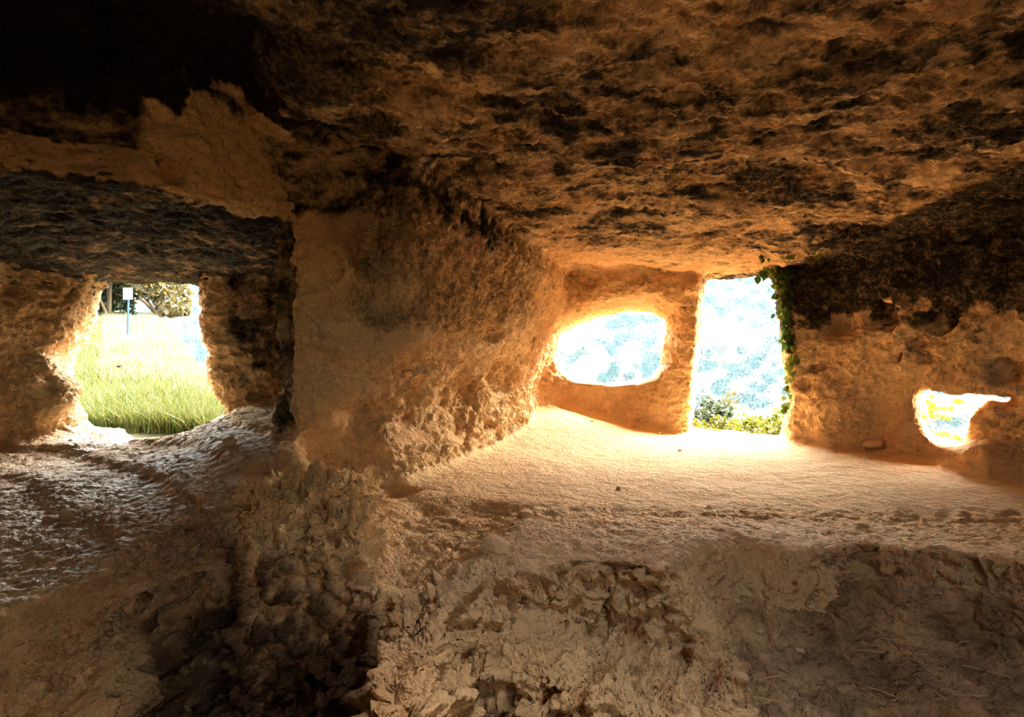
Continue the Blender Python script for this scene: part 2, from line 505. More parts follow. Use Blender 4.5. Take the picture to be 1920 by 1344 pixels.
# ------------------------------------------------------------------ rock relief (displacement of the real surface)
x, y, z = V[:, 0], V[:, 1], V[:, 2]
up = sstep(0.45, 0.75, N[:, 2])
dn = sstep(-0.45, -0.75, N[:, 2])
side = 1 - up - dn
VW = V + 0.035 * np.stack([perlin(V * 5 + 400), perlin(V * 5 + 430), perlin(V * 5 + 460)], 1) + 0.012 * np.stack([perlin(V * 16 + 500), perlin(V * 16 + 530), perlin(V * 16 + 560)], 1)
n_lo = fbm(V * 1.7, 2)
n_a = fbm(V * 4.5 + 5, 2)
n_b = perlin(VW * 10.0 + 9)
n_c = perlin(VW * 21.0 + 3)
n_d = perlin(VW * 34.0 + 31)
rid = 1 - np.abs(perlin(VW * 7.0 + 40)) * 2.2
rid2 = 1 - np.abs(perlin(VW * 15.0 + 60)) * 2.2
pit = np.maximum(0, perlin(VW * 13.0 + 80) - 0.30) + 0.6 * np.maximum(0, perlin(VW * 27.0 + 85) - 0.30)
# strata: bedding seams running across the rock
seam = 1 - np.abs(perlin(V * np.array([1.6, 1.6, 13.0]) + 100)) * 2
flow = perlin(V * np.array([14, 14, 3.5]) + 120)
flow2 = perlin(V * np.array([26, 26, 7.0]) + 130)
lam = perlin(np.stack([x * 3 + y * 5, y * 16 - x * 6, z * 10], 1) + 140)
lam2 = perlin(np.stack([x * 5 + y * 9, y * 32 - x * 12, z * 20], 1) + 150)

n_e = perlin(V * 62.0 + 77)
m0 = perlin(V * 2.2 + 300)
n_f = perlin(V * 105.0 + 91)
main_floor = up * sstep(2.35, 2.9, y) * (x > -0.95) * (z > -1.0)
blk_m_ = sstep(0.04, -0.02, poly_sd(BLOCK, x, y)) * sstep(2.95, 2.6, y)
ledge = up * (x < -0.85) * (z > -0.9) * (1 - blk_m_)
near = (z < -0.5) * (1 - ledge) * sstep(3.0, 2.4, y)
top_rock = up * sstep(-0.95, -0.91, z) * (x > -0.9) * sstep(2.9, 2.6, y) * sstep(1.55, 1.7, y - 0.2 * (x < 0)) * (1 - blk_m_)
bil = np.abs(perlin(VW * 8.0 + 240)); bil2 = np.abs(perlin(VW * 18.0 + 250)); bil3 = np.abs(perlin(VW * 40.0 + 260))
calm = np.clip(main_floor + ledge + top_rock, 0, 1)
disp = (0.030 * n_lo + 0.020 * n_a) * (1 - 0.6 * calm)
rough = np.where((main_floor > 0.3) | (top_rock > 0.5), 0.30, 1.0) * (1 - 0.4 * dn) * np.where(ledge > .3, .4, 1) * (1 - 0.75 * near * (1 - top_rock))
disp += rough * ((0.010 - 0.006 * calm) * n_b + 0.009 * n_c + 0.008 * n_d + 0.005 * n_e + 0.010 * (rid2 - 0.6) * (1 - main_floor) + 0.008 * (rid - .6) * (1 - main_floor))
disp -= side * 0.045 * pit * (1 - near)
disp += side * 0.004 * np.clip(seam, -0.5, 1)
chis = side * (x > -1.15) * (x < 0.6) * (y > 2.5) * sstep(-0.05, 0.2, z)
disp += chis * (0.006 * perlin(V * np.array([34, 34, 5.0]) + 600) + 0.004 * perlin(V * np.array([60, 60, 9.0]) + 610))
part = side * sstep(0.9, 0.3, x) * sstep(-1.1, -0.8, x) * (y > 2.7) * sstep(0.15, -0.25, z)
disp += part * (0.017 * flow + 0.013 * flow2 + 0.006 * n_d + 0.012 * (rid2 - .6) - 0.03 * pit)
disp += side * (y > 2.6) * (0.007 * (rid2 - .6) + 0.004 * n_e)
disp += ledge * (0.004 * lam + 0.006 * lam2 + 0.005 * n_e + 0.004 * n_d)
nr = near * (1 - 0.88 * top_rock) * np.where((x > .75) & (z < -.9), 0.35, 1.0)
disp += nr * (0.11 * (bil - .25) + 0.055 * (bil2 - .25) + 0.030 * (bil3 - .25) + 0.016 * n_c + 0.012 * n_d + 0.009 * n_e + 0.005 * n_f + 0.016 * (rid2 - .6) - 0.15 * pit - 0.05 * np.maximum(0, n_b - .15))
disp += dn * (0.006 * lam2 + 0.03 * np.minimum(0, n_a + 0.1) + 0.006 * n_c + 0.006 * n_d + 0.004 * n_e - 0.02 * pit * (m0 > 0))
V = V + N * disp[:, None]
for (t_, a_, b_) in TJ:
    V[t_] = 0.5 * (V[a_] + V[b_])
N = vnormals(V, Q)

# ------------------------------------------------------------------ stains carried by the rock (soot of old fires, polish, pale scars), painted light and shade
x, y, z = V[:, 0], V[:, 1], V[:, 2]
m1 = fbm(V * 1.3 + 200, 4, 0.6)
m2 = fbm(V * 5.0 + 210, 4, 0.6)
m3 = fbm(V * np.array([3.0, 7.0, 7.0]) + 220, 4, 0.65)
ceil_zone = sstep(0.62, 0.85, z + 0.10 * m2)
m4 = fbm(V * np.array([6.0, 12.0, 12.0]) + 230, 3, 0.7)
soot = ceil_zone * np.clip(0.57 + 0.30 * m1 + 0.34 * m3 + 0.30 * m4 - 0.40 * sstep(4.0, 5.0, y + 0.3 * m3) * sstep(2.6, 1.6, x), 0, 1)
soot = np.maximum(soot, sstep(-0.5, -1.3, x) * sstep(0.9, 1.1, z + 0.1 * m2) * sstep(2.9, 2.5, y))
for (u, v, zc, r) in ((1350, 345, 1.03, .16), (1430, 350, 1.03, .20), (1500, 375, 1.0, .18), (1545, 325, 1.03, .13), (1600, 425, 1.0, .17), (1700, 430, .98, .16), (700, 60, 1.15, .2), (830, 110, 1.12, .14), (600, 120, 1.2, .25), (420, 80, 1.3, .3),
                       (690, 240, 1.1, .12), (760, 330, 1.06, .12), (870, 300, 1.06, .12), (1650, 130, 1.08, .14), (1800, 250, 1.02, .2)):
    c = P(u, v, zc * 960.0 / (672 - v))
    q = np.sqrt(((V[:, 0] - c[0]) / 1.5) ** 2 + (V[:, 1] - c[1]) ** 2 + (V[:, 2] - c[2]) ** 2) / r + 0.5 * m3 + 0.3 * m4
    soot = np.maximum(soot, 0.80 * sstep(1.0, 0.6, q) * (z > .7))
# smoked upper part of the middle wall
wm = (x > -1.15) & (x < 0.6) & (y > 2.5)
soot = np.maximum(soot, np.where(wm, 0.50 * sstep(0.05, 0.20, z - 0.05 * y + 0.12 + 0.10 * m2) * sstep(0.5, 0.1, x + 0.12 * m2) * (0.95 + 0.25 * m2) * sstep(-1.12, -0.85, x), 0))
# smoked upper right wall
wr = (x > 2.3) & (y > 2.0)
soot = np.maximum(soot, np.where(wr, 0.85 * sstep(0.36, 0.50, z + 0.10 * m2 + 0.12 * m1) * sstep(2.45, 2.7, x), 0))
soot = np.maximum(soot, np.where((x > 3.2) & (y > 2.0), 0.8 * sstep(0.15, 0.4, z + 0.2 * m2), 0))
# alcove ceiling
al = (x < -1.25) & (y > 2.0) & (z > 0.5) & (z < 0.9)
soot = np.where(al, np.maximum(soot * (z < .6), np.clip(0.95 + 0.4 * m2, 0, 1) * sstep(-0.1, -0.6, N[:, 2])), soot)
# broken pale face over the alcove
scar = np.zeros(len(V))
for (u, v, d, r) in ((330, 290, 2.3, .26), (420, 290, 2.55, .30), (470, 340, 2.7, .22), (500, 395, 2.8, .14), (560, 440, 2.9, .12), (620, 500, 3.0, .14), (398, 140, 2.1, .06), (785, 165, 2.05, .08), (1570, 345, 2.9, .09), (1740, 325, 2.8, .14), (1450, 440, 3.9, .2),
                     (1640, 340, 3.0, .07)):
    c = P(u, v, d)
    q = np.linalg.norm(V - c, axis=1) / r + 0.45 * m2
    scar = np.maximum(scar, sstep(1.1, 0.8, q))
scar = scar * np.where((y < 2.9) & (x < -1.0), sstep(-1.64, -1.55, x), 1)
soot = soot * (1 - 0.9 * scar)
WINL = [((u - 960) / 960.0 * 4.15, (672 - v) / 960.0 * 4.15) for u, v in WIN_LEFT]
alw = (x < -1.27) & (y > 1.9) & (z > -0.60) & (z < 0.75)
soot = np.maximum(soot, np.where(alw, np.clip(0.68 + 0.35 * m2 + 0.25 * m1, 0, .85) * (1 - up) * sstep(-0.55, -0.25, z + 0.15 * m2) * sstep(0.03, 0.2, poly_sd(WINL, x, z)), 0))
polish = 0.55 * np.maximum(np.where(al & (N[:, 2] < -0.3), 0.7, 0.0), sstep(-1.15, -1.3, x) * (z < -0.45) * (z > -0.85) * sstep(0.2, 0.5, N[:, 2]) * np.clip(0.75 + m1, 0, 1))
dust = np.where((x > -0.9) & (z < -0.5), sstep(0.5, 0.8, N[:, 2]) * sstep(1.7, 2.3, y), 0)
polish = np.maximum(polish, np.where((x > -0.2) & (z > -0.87) & (z < -.6), 0.25 * sstep(2.75, 2.4, y), 0))
dark_floor = np.where((x > 0.75) & (z < -0.92), 0.40 + 0.4 * m2, 0)  # lower floor: darker mottled tone
pale = np.clip(1.0 * scar * (y < 3.4) + 0.55 * (side * (x > -1.35) * (x < 0.4) * (y > 2.6) * sstep(0.15, -0.2, z + 0.1 * m2)) * np.clip(.6 + m2, 0, 1)
               + 0.9 * sstep(0.03, -0.03, poly_sd(BLOCK, x, y)) * (z < -.4) + 0.4 * (side * (x > -1.34) * (x < -0.8) * (y > 2.6) * (y < 3.3)) + 0.6 * (z < -.78) * (z > -1.02) * (y < 2.0) * (x > -.55) * (x < .7) + 0.6 * (z < -.75) * (x < -1.15) * (y < 2.0) + 0.5 * (side * (x > 2.6) * (y > 3.4) * sstep(0.4, 0.25, z)) * np.clip(.6 + m2, 0, 1), 0, 1)  # light on block, ridge, wall end and ledge face painted in as paler stone
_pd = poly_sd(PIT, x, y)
dark_floor = np.maximum(dark_floor, sstep(0.02, -0.05, _pd) * sstep(-0.66, -0.80, z + 0.08 * m2) * sstep(-1.45, -1.0, x + 0.35 * m1 + 0.5 * sstep(1.6, 2.1, y)) * (0.95 + .3 * m2))  # shade on the pit faces, painted into the rock colour
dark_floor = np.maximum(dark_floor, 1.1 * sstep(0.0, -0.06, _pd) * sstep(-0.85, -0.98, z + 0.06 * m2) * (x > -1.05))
dark_floor = np.clip(np.maximum(dark_floor, sstep(0.02, -0.05, poly_sd(PIT2, x, y)) * sstep(-.93, -1.0, z) * .9), 0, 1)  # painted shade under the near lip as well


# ------------------------------------------------------------------ materials
def ND(nt, t, **k):
    n = nt.nodes.new(t)
    for a, b in k.items():
        setattr(n, a, b)
    return n


def mat(name, col, rough=0.8, spec=0.3, noise=None, trans=0.0):
    m = bpy.data.materials.new(name)
    m.use_nodes = True
    nt = m.node_tree
    b = nt.nodes['Principled BSDF']
    b.inputs['Base Color'].default_value = (*col, 1)
    b.inputs['Roughness'].default_value = rough
    b.inputs['Specular IOR Level'].default_value = spec
    if noise:
        sc, c2 = noise
        tx = ND(nt, 'ShaderNodeTexNoise')
        tx.inputs['Scale'].default_value = sc
        tx.inputs['Detail'].default_value = 5
        tc = ND(nt, 'ShaderNodeTexCoord')
        nt.links.new(tc.outputs['Object'], tx.inputs['Vector'])
        rp = ND(nt, 'ShaderNodeValToRGB')
        rp.color_ramp.elements[0].position = 0.35
        rp.color_ramp.elements[0].color = (*col, 1)
        rp.color_ramp.elements[1].position = 0.65
        rp.color_ramp.elements[1].color = (*c2, 1)
        nt.links.new(tx.outputs['Fac'], rp.inputs[0])
        nt.links.new(rp.outputs[0], b.inputs['Base Color'])
        bp = ND(nt, 'ShaderNodeBump')
        bp.inputs['Strength'].default_value = 0.4
        bp.inputs['Distance'].default_value = 0.01
        nt.links.new(tx.outputs['Fac'], bp.inputs['Height'])
        nt.links.new(bp.outputs[0], b.inputs['Normal'])
    return m


def rock_material():
    m = bpy.data.materials.new('sandstone')
    m.use_nodes = True
    nt = m.node_tree
    L = nt.links.new
    b = nt.nodes['Principled BSDF']
    tc = ND(nt, 'ShaderNodeTexCoord')
    def noise(scale, detail=6, rough=0.6, vec=None):
        t = ND(nt, 'ShaderNodeTexNoise')
        t.inputs['Scale'].default_value = scale
        t.inputs['Detail'].default_value = detail
        t.inputs['Roughness'].default_value = rough
        L(vec if vec is not None else tc.outputs['Object'], t.inputs['Vector'])
        return t.outputs['Fac']
    def math_(op, a, b_=None, c=None):
        n = ND(nt, 'ShaderNodeMath', operation=op)
        for i, q in enumerate((a, b_, c)):
            if q is None:
                continue
            if isinstance(q, (int, float)):
                n.inputs[i].default_value = q
            else:
                L(q, n.inputs[i])
        return n.outputs[0]
    def mix(f, a, b_):
        n = ND(nt, 'ShaderNodeMix', data_type='RGBA')
        if isinstance(f, (int, float)):
            n.inputs[0].default_value = f
        else:
            L(f, n.inputs[0])
        for i, q in ((6, a), (7, b_)):
            if isinstance(q, tuple):
                n.inputs[i].default_value = (*q, 1)
            else:
                L(q, n.inputs[i])
        return n.outputs[2]
    def ramp(f, p0, p1):
        r = ND(nt, 'ShaderNodeMapRange', interpolation_type='SMOOTHSTEP')
        L(f, r.inputs[0])
        r.inputs[1].default_value = p0
        r.inputs[2].default_value = p1
        return r.outputs[0]
    def attr(n):
        a = ND(nt, 'ShaderNodeAttribute', attribute_name=n)
        return a.outputs['Fac']
    n1, n2, n3, n4 = noise(2.2, 3), noise(9, 5, 0.65), noise(38, 4, 0.7), noise(130, 2, 0.7)
    col = mix(ramp(n1, 0.35, 0.65), ROCK_A, ROCK_B)
    col = mix(math_('MULTIPLY', ramp(n2, 0.48, 0.72), 0.6), col, ROCK_C)
    col = mix(math_('MULTIPLY', ramp(n3, 0.55, 0.75), 0.35), col, ROCK_D)
    col = mix(math_('MULTIPLY', attr('dust'), math_('MULTIPLY_ADD', n2, 0.6, 0.45)), col, DUST)
    col = mix(attr('pale'), col, PALE)
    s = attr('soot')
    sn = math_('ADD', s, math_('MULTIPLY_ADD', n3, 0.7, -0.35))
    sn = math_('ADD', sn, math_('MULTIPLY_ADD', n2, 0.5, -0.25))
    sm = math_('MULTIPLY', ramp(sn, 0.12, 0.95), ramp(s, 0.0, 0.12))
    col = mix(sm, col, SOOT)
    df = attr('floor_shade')
    col = mix(math_('MULTIPLY', df, 0.95), col, FLOOR_SHADE)
    L(col, b.inputs['Base Color'])
    pol = attr('polish')
    rg = math_('MULTIPLY_ADD', pol, -0.50, 0.88)
    L(rg, b.inputs['Roughness'])
    L(math_('MULTIPLY_ADD', pol, 0.45, 0.12), b.inputs['Specular IOR Level'])
    mv = ND(nt, 'ShaderNodeMix', data_type='RGBA', blend_type='ADD')
    mv.inputs[0].default_value = 0.03
    wn_ = ND(nt, 'ShaderNodeTexNoise'); wn_.inputs['Scale'].default_value = 20; wn_.inputs['Detail'].default_value = 2
    L(tc.outputs['Object'], wn_.inputs['Vector'])
    L(tc.outputs['Object'], mv.inputs[6]); L(wn_.outputs['Color'], mv.inputs[7])
    wv = mv.outputs[2]
    def voro(scale):
        t = ND(nt, 'ShaderNodeTexVoronoi', feature='F1')
        t.inputs['Scale'].default_value = scale
        L(wv, t.inputs['Vector'])
        return ramp(t.outputs['Distance'], 0.05, 0.5)
    v2 = voro(46)
    vv = math_('MULTIPLY', v2, math_('MULTIPLY', ramp(n2, .35, .6), .30))
    h = math_('ADD', math_('ADD', vv, math_('MULTIPLY', n2, 0.9)), math_('ADD', math_('MULTIPLY', n3, 0.35), math_('MULTIPLY', n4, 0.12)))
    bp = ND(nt, 'ShaderNodeBump')
    bp.inputs['Strength'].default_value = 1.0
    bp.inputs['Distance'].default_value = 0.034
    L(h, bp.inputs['Height'])
    L(bp.outputs[0], b.inputs['Normal'])
    return m


ROCK_A = (0.62, 0.39, 0.19)
ROCK_B = (0.74, 0.51, 0.28)
ROCK_C = (0.50, 0.29, 0.14)
ROCK_D = (0.78, 0.62, 0.42)
DUST = (0.70, 0.47, 0.23)
PALE = (0.84, 0.58, 0.29)
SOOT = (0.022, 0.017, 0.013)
FLOOR_SHADE = (0.075, 0.040, 0.020)  # dark tone for the painted pit shade and the lower floor
M_ROCK = rock_material()

# ------------------------------------------------------------------ split the rock into the setting's pieces
fc = V[Q].mean(1)
fn = N[Q].mean(1)
fx, fy, fz = fc[:, 0], fc[:, 1], fc[:, 2]
do_f = poly_sd(OUTER, fx, fy)
cls = np.full(len(Q), 3)                       # wall_back
cls[(fx > 2.62) & (fy < 5.4)] = 4              # wall_right
cls[(fx < 0.62) & (fy > 2.3) & (fx > -1.29)] = 2   # wall_middle
cls[(fx <= -1.29) & (fy > 0.9)] = 1            # wall_left
cls[(fy < 1.2) & (fz > -0.6)] = 5              # wall_front
cls[(fx > 3.3) & (fy < 3.4)] = 4
cls[(fn[:, 2] < -0.45) & (fz > 0.30)] = 0
cls[(fz > 0.95) & (fy < 5) & (fn[:, 2] < -0.1)] = 0
cls[(fn[:, 2] < -0.45) & (fz > 0.45) & (fz < 0.86) & (fx < -1.22) & (fy > 1.9)] = 8
fl_m = ((fn[:, 2] > 0.45) & (fz < -0.35)) | (fz < -0.95) | ((fy < 2.35) & (fz < -0.5))
cls[fl_m] = 6
cls[fl_m & ((poly_sd(BENCH, fx, fy) < 0.06) | (poly_sd(BLOCK, fx, fy) < 0.03)) & (fz < -0.2)] = 7
cls[do_f > -0.03] = 9
NAMES = {0: ('ceiling', 'soot-blackened sandstone ceiling of the main chamber'),
         1: ('wall_left', 'dark sandstone wall of the left alcove around the meadow window'),
         2: ('wall_middle', 'rounded sandstone partition wall between the alcove and the bright chamber'),
         3: ('wall_back', 'sunlit orange sandstone wall pierced by the oval window and the doorway'),
         4: ('wall_right', 'sandstone wall right of the doorway with smoked top and low jagged hole'),
         5: ('wall_front', 'unlit sandstone wall closing the chamber behind the viewer'),
         6: ('floor', 'dusty sandstone floor stepping down to a dark hollow in front'),
         7: ('floor_left', 'worn shiny sandstone ledge forming the floor of the left alcove'),
         8: ('ceiling_left', 'low glossy black ceiling of the left alcove'),
         9: ('wall_exterior', 'outer rock face of the cave in the open air')}
for k, (nm, lb) in NAMES.items():
    q = Q[cls == k]
    if not len(q):
        continue
    used, inv = np.unique(q, return_inverse=True)
    me = mesh_from(nm, V[used], inv.reshape(-1, 4))
    me.polygons.foreach_set('use_smooth', np.ones(len(q), bool))
    for an, arr in (('soot', soot), ('polish', polish), ('dust', dust), ('floor_shade', dark_floor), ('pale', pale)):
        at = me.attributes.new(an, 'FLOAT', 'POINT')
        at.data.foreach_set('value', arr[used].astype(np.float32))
    me.normals_split_custom_set_from_vertices(N[used].astype(np.float32))
    me.materials.append(M_ROCK)
    o = bpy.data.objects.new(nm, me)
    o['kind'] = 'structure'
    o['label'] = lb
    COL.objects.link(o)
    print(nm, len(q))

# ------------------------------------------------------------------ ground outside
def hill_t(x, y):
    """Terrain outside: meadow climbing at left, narrow terrace before the doorway, a valley and the far hillside."""
    crest = -2.3 - 0.70 * (y - 5.0)
    md = sstep(0.6, -1.2, x - crest)
    meadow = -0.74 + 0.182 * np.minimum(y - 4.7, 11) - 0.02 * (x + 3)
    edge = sstep(0.0, 5.0, (y - 7.6) + 0.35 * (x - 2.5))
    val = -0.86 - 0.05 * np.maximum(0, y - 5.2) - 45 * sstep(-3, 50, (y - 9.5) + 0.3 * (x - 2.5)) * edge
    far = -47 + 125 * sstep(70, 300, y + 0.12 * x)
    t = np.where(y > 60, np.maximum(val, far), val)
    return t + (np.maximum(meadow, t) - t) * md * sstep(26, 17, y)


def grid_mesh(name, gx, gy, fz, noise):
    X, Y = np.meshgrid(gx, gy, indexing='ij')
    Zt = fz(X, Y)
    p = np.stack([X.ravel(), Y.ravel(), np.zeros(X.size)], 1)
    Zt = Zt + noise(p).reshape(X.shape)
    Vt = np.stack([X.ravel(), Y.ravel(), Zt.ravel()], 1)
    i = np.arange(X.size).reshape(X.shape)
    inside = poly_sd(OUTER, X, Y) < -0.42
    Qt = np.stack([i[:-1, :-1].ravel(), i[1:, :-1].ravel(), i[1:, 1:].ravel(), i[:-1, 1:].ravel()], 1)
    Qt = Qt[~inside.ravel()[Qt].any(1)]
    me = mesh_from(name, Vt, Qt)
    me.polygons.foreach_set('use_smooth', np.ones(len(Qt), bool))
    return me


def link(name, me, m=None, label=None, cat=None, group=None, kind=None, parent=None, loc=None):
    if m is not None and not me.materials:
        me.materials.append(m)
    o = bpy.data.objects.new(name, me)
    COL.objects.link(o)
    if label: o['label'] = label
    if cat: o['category'] = cat
    if group: o['group'] = group
    if kind: o['kind'] = kind
    if parent: o.parent = parent
    if loc is not None: o.location = loc
    return o


def _empty(name, loc, label, cat, group=None):
    o = bpy.data.objects.new(name, None)
    o.empty_display_size = 0.1
    o.location = loc
    o['label'] = label
    o['category'] = cat
    if group: o['group'] = group
    COL.objects.link(o)
    return o


M_GRASSGROUND = mat('meadow soil', (0.0136, 0.0177, 0.0041), 0.9, 0.1, (1.3, (0.0408, 0.0374, 0.0170)))
M_HILL = mat('pale limestone scree', (0.0124, 0.0167, 0.0099), 0.9, 0.1, (0.16, (0.0744, 0.0732, 0.0682)))
ng = lambda p: 0.10 * fbm(p * 0.5, 3) * sstep(0.0, 1.5, poly_sd(OUTER, p[:, 0], p[:, 1])) - 0.02
link('ground', grid_mesh('ground', np.arange(-16, 9.0, 0.22), np.concatenate([np.arange(4.5, 20, 0.22), np.arange(20, 30, 1.0)]), hill_t, ng), M_GRASSGROUND,
     'sunlit sloping ground of meadow and terrace outside the cave', kind='structure')
nh = lambda p: 3.0 * fbm(p * 0.03, 3) + 0.8 * fbm(p * 0.2, 2)
link('hill', grid_mesh('hill', np.arange(-330, 331, 4.0), np.arange(29, 330, 4.0), lambda a, b: hill_t(a, b) - 0.3, nh), M_HILL, 'pale rocky hillside across the valley dotted with shrubs', kind='structure')

# ------------------------------------------------------------------ haze over the valley
hz = bpy.data.materials.new('valley haze')
hz.use_nodes = True
hn = hz.node_tree
hn.nodes.clear()
ho = ND(hn, 'ShaderNodeOutputMaterial')
hv = ND(hn, 'ShaderNodeVolumeScatter')
hv.inputs['Color'].default_value = (0.38, 0.74, 1.0, 1)
hv.inputs['Density'].default_value = 0.0004
hv.inputs['Anisotropy'].default_value = 0.2
hn.links.new(hv.outputs[0], ho.inputs['Volume'])
_hx, _hy0, _hy1, _hz0, _hz1 = 320, 62, 300, -60, 72
_v = np.array([(sx * _hx, yy, zz) for sx in (-1, 1) for yy in (_hy0, _hy1) for zz in (_hz0, _hz1)], float)
_q = np.array([(0, 1, 3, 2), (4, 6, 7, 5), (0, 4, 5, 1), (2, 3, 7, 6), (0, 2, 6, 4), (1, 5, 7, 3)])
link('haze', mesh_from('haze', _v, _q), hz, 'thin bluish haze filling the valley before the far hillside', kind='stuff')

# ------------------------------------------------------------------ plants and small things
from mathutils.bvhtree import BVHTree
_keep = vis2 = (V[Q].mean(1)[:, 1] > 0.7) & (cls != 9)
bvh = BVHTree.FromPolygons(V.tolist(), Q[_keep].tolist())


def hit(u, v):
    d = Vector(P(u, v, 1.0)).normalized()
    loc, nor, i, dist = bvh.ray_cast(Vector((0, 0, 0)), d)
    return loc, nor


R = np.random.RandomState(5)


def tri_mesh(name, V_, F_):
    me = bpy.data.meshes.new(name)
    me.from_pydata([tuple(map(float, p)) for p in V_], [], [tuple(map(int, f)) for f in F_])
    me.update()
    return me


def cards(n, centres, size, up=0.3, aspect=1.5, jit=0.4):
    """Leaf blades: folded diamonds of four triangles' worth, returned as vertices and quads."""
    c = centres
    d = R.normal(size=(n, 3)); d[:, 2] += up; d /= np.linalg.norm(d, axis=1, keepdims=True)
    w = np.cross(d, R.normal(size=(n, 3))); w /= np.linalg.norm(w, axis=1, keepdims=True)
    h = np.cross(d, w)
    L_ = size * (1 + jit * R.uniform(-1, 1, (n, 1)))
    p0 = c - d * L_ * 0.5
    p2 = c + d * L_ * 0.5
    p1 = c + w * L_ / aspect * 0.5 + h * L_ * 0.12
    p3 = c - w * L_ / aspect * 0.5 + h * L_ * 0.12
    Vv = np.stack([p0, p1, p2, p3], 1).reshape(-1, 3)
    return Vv, np.arange(4 * n).reshape(-1, 4)


def tube(path, r0, r1, k=5):
    path = [np.array(p, float) for p in path]
    n = len(path)
    Vv, Ff = [], []
    for i, p in enumerate(path):
        t = path[min(i + 1, n - 1)] - path[max(i - 1, 0)]
        t /= np.linalg.norm(t) + 1e-9
        a = np.cross(t, [0.3, 0.5, 0.81]); a /= np.linalg.norm(a)
        b = np.cross(t, a)
        r = r0 + (r1 - r0) * i / max(1, n - 1)
        for j in range(k):
            g = 2 * math.pi * j / k
            Vv.append(p + r * (math.cos(g) * a + math.sin(g) * b))
    for i in range(n - 1):
        for j in range(k):
            Ff.append((i * k + j, i * k + (j + 1) % k, (i + 1) * k + (j + 1) % k, (i + 1) * k + j))
    Ff.append(tuple(range(k))[::-1]); Ff.append(tuple((n - 1) * k + j for j in range(k)))
    return Vv, Ff


def join(parts):
    Vv, Ff, o = [], [], 0
    for a, b in parts:
        Vv += list(a); Ff += [tuple(i + o for i in f) for f in b]; o += len(a)
    return Vv, Ff


def leafmat(name, c, c2):
    m = mat(name, c, 0.55, 0.3)
    nt = m.node_tree
    b = nt.nodes['Principled BSDF']
    g = ND(nt, 'ShaderNodeNewGeometry')
    r = ND(nt, 'ShaderNodeValToRGB')
    r.color_ramp.elements[0].color = (*c, 1)
    r.color_ramp.elements[1].color = (*c2, 1)
    nt.links.new(g.outputs['Random Per Island'], r.inputs[0])
    nt.links.new(r.outputs[0], b.inputs['Base Color'])
    t = ND(nt, 'ShaderNodeBsdfTranslucent')
    nt.links.new(r.outputs[0], t.inputs[0])
    mx = ND(nt, 'ShaderNodeMixShader')
    mx.inputs[0].default_value = 0.5
    nt.links.new(b.outputs[0], mx.inputs[1])
    nt.links.new(t.outputs[0], mx.inputs[2])
    nt.links.new(mx.outputs[0], nt.nodes['Material Output'].inputs[0])
    return m


M_SHRUB = leafmat('evergreen leaves', (0.0068, 0.0150, 0.0068), (0.0204, 0.0306, 0.0122))
M_OLIVE = leafmat('yellowing leaves', (0.0306, 0.0286, 0.0082), (0.0510, 0.0408, 0.0150))
M_GRASS = leafmat('meadow grass', (0.0204, 0.0394, 0.0034), (0.0680, 0.0666, 0.0190))
M_STRAW = leafmat('dry grass', (0.075, 0.071, 0.045), (0.112, 0.105, 0.078))
M_WEED = leafmat('yellow green weeds', (0.0306, 0.0422, 0.0027), (0.0612, 0.0578, 0.0054))
M_IVY = leafmat('ivy leaves', (0.020, 0.045, 0.006), (0.075, 0.085, 0.014))
M_YELLOW = leafmat('bright yellow leaves', (0.0510, 0.0544, 0.0020), (0.0748, 0.0680, 0.0027))
M_RUST = leafmat('rusty leaves', (0.0816, 0.0374, 0.0068), (0.0680, 0.0510, 0.0136))
M_BARK = mat('bark', (0.05, 0.035, 0.022), 0.9, 0.1)
M_FAR = mat('hillside foliage', (0.0072, 0.0144, 0.0096), 0.9, 0.05, (0.5, (0.0180, 0.0252, 0.0144)))
M_PLATE = mat('white sign paint', (0.1088, 0.1088, 0.1088), 0.5, 0.3)
M_POLE = mat('blue grey steel', (0.008, 0.022, 0.032), 0.8, 0.1)
M_STAKE = mat('weathered wood', (0.06, 0.055, 0.045), 0.9, 0.1)
M_STONE = mat('loose sandstone', (0.60, 0.40, 0.21), 0.9, 0.15, (14, (0.70, 0.50, 0.29)))
M_PALE = mat('pale limestone', (0.1156, 0.1088, 0.0986), 0.9, 0.15, (9, (0.1360, 0.1292, 0.1156)))
M_TWIG = mat('dry straw', (0.55, 0.42, 0.24), 0.8, 0.2)
M_PURPLE = mat('purple petals', (0.0476, 0.0272, 0.0612), 0.6, 0.2)


def ground_z(x, y):
    a = np.array([[float(x)]]); b = np.array([[float(y)]])
    return float(hill_t(a, b)[0, 0] + ng(np.array([[x, y, 0.0]]))[0])


def shrub(name, loc, rad, n, leaf, m, label, cat, group=None, trunk=0.03):
    root = _empty(name, loc, label, cat, group)
    lob = R.normal(size=(9, 3)) * np.array([.5, .5, .35])
    lob[:, 2] += 0.62
    k = R.randint(0, 9, n)
    d = R.normal(size=(n, 3)); d /= np.linalg.norm(d, axis=1, keepdims=True)
    c = lob[k] + d * (0.42 * R.uniform(0.5, 1.0, (n, 1)) ** 0.5)
    c[:, 2] = np.maximum(c[:, 2], 0.04)
    Vv, Ff = cards(n, c * np.array(rad), leaf, 0.4)
    link('foliage', mesh_from('foliage', Vv, Ff), m, parent=root)
    st = []
    for i in range(4):
        e = lob[i] * np.array(rad) * 0.8
        st.append(tube([(0, 0, -0.05), e * np.array([.4, .4, .5]), e], trunk, trunk * .4))
    link('stem', tri_mesh('stem', *join(st)), M_BARK, parent=root)
    return root


def at_ground(u, d):
    X = (u - 960) / 960.0 * d
    return (X, d, ground_z(X, d))


